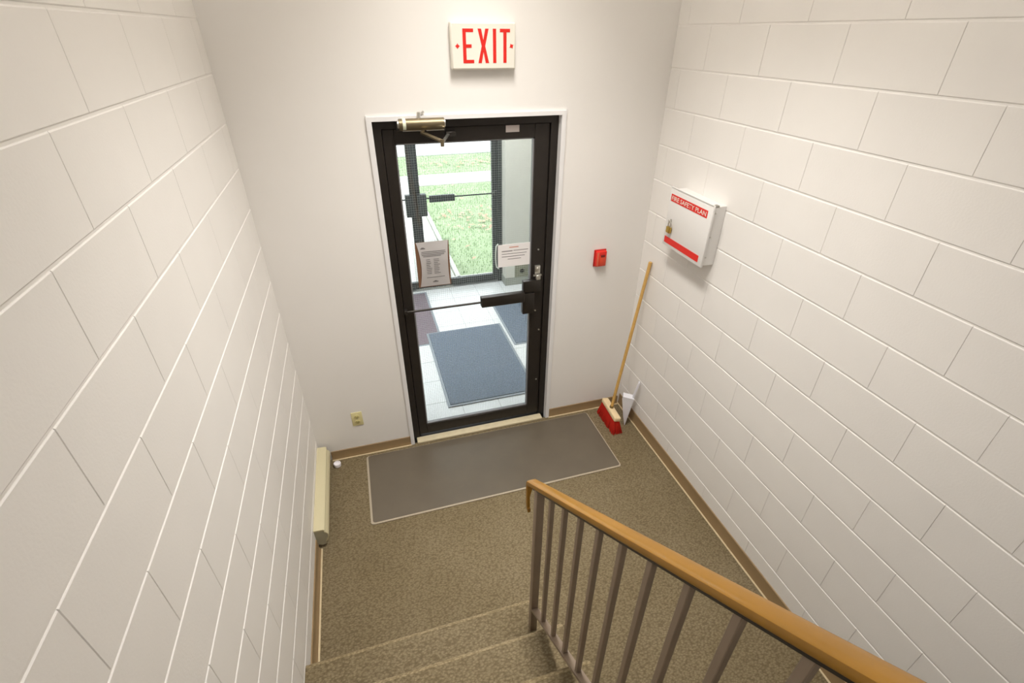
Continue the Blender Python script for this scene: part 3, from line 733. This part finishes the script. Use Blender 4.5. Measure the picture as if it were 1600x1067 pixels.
# dustpan standing on its lip against the right wall
dp = thing('dustpan', 'white plastic dustpan standing upright between broom and right wall', 'dustpan', (1.70, -0.16, 0.0))
ya, yb_ = -0.268, -0.212
P0, P1 = (1.697, 0.001), (1.733, 0.262)
def wedge(y0, y1):
    bm = NB(); prism(bm, [P0, (P0[0]+0.003, 0.001), (P1[0]+0.003, P1[1]), (P1[0]-0.078, P1[1]+0.010), (P1[0]-0.084, P1[1]-0.004), (P0[0]-0.020, 0.09)], y0, y1, 'y'); return bm
obj('side_wall', wedge(ya, ya+0.003), PANW, dp); obj('side_wall', wedge(yb_-0.003, yb_), PANW, dp)
bm = NB(); prism(bm, [P0, (P0[0]+0.004, 0.001), (P1[0]+0.004, P1[1]), P1], ya, yb_, 'y'); obj('pan', bm, PANW, dp)
bm = NB(); prism(bm, [(P1[0]+0.003, P1[1]-0.002), (P1[0]+0.003, P1[1]+0.002), (P1[0]-0.078, P1[1]+0.012), (P1[0]-0.078, P1[1]+0.008)], ya, yb_, 'y'); obj('back_wall', bm, PANW, dp)
bm = NB(); pc = (ya+yb_)/2
prism(bm, [(P1[0]-0.010, P1[1]), (P1[0]+0.004, P1[1]), (1.762, 0.402), (1.758, 0.412), (1.750, 0.410)], pc-0.015, pc+0.015, 'y')
bmesh.ops.bevel(bm, geom=bm.edges[:], offset=0.003, segments=2, affect='EDGES'); obj('handle', bm, PANW, dp)

Rz = Matrix.Rotation(math.radians(-30), 4, 'Z'); piv = Vector((P0[0], ya, 0))
for ch in dp.children:
    for v in ch.data.vertices: v.co = Rz @ (v.co+dp.location-piv)+piv-dp.location
# small white cap on the carpet
bm = NB(); lathe(bm, (-0.450, -0.075, 0.0), [(0.018, 0.0), (0.024, 0.004), (0.0255, 0.022), (0.024, 0.028), (0.019, 0.029), (0.018, 0.022), (0.010, 0.020)], 24)
tag(obj('plastic_cap', bm, mat('cap_white', (238, 234, 238), 0.4)), 'small round white plastic cap on the carpet beside the heater', 'cap')

# ================================================================== lamps
def lamp(name, label, x0, x1, y0, y1, z, m_, th=0.07, down_fill=0.0):
    t = thing(name, label, 'light', ((x0+x1)/2, (y0+y1)/2, z))
    obj('housing', B1(x0-0.015, x1+0.015, y0-0.015, y1+0.015, z-0.030, z, bev=0.004, seg=1), WHITE_PAINT, t)
    obj('diffuser', B1(x0, x1, y0, y1, z-th, z-0.029, bev=0.015), m_, t)
    if down_fill:
        ld = bpy.data.lights.new('fill_area', 'AREA'); ld.shape = 'RECTANGLE'; ld.size = x1-x0; ld.size_y = y1-y0  # area light added below the diffuser, narrowed to favour the lower walls
        ld.energy = down_fill; ld.spread = math.radians(100); ld.color = (1.0, 0.965, 0.92)
        lo = bpy.data.objects.new('fill_area', ld); C.objects.link(lo); lo.parent = t; lo.location = (0, 0, -th-0.01)
lamp('ceiling_light', 'fluorescent ceiling light over the lower landing', 0.47, 0.77, -1.62, -0.52, CEIL, LAMPM, down_fill=LAMP_FILL)
lamp('vestibule_fill', 'added ceiling light brightening the vestibule', 0.3, 1.5, 1.45, 1.75, VC, LAMPV)  # added lamp, placed to whiten the tiles and put sheen on the landing mat
lamp('ceiling_light', 'added ceiling panel over the upper stairs standing in for bounced flash', -0.40, -0.10, -3.50, -2.30, CEIL, LAMPS)  # added emitter for flash bounced off the ceiling behind the camera
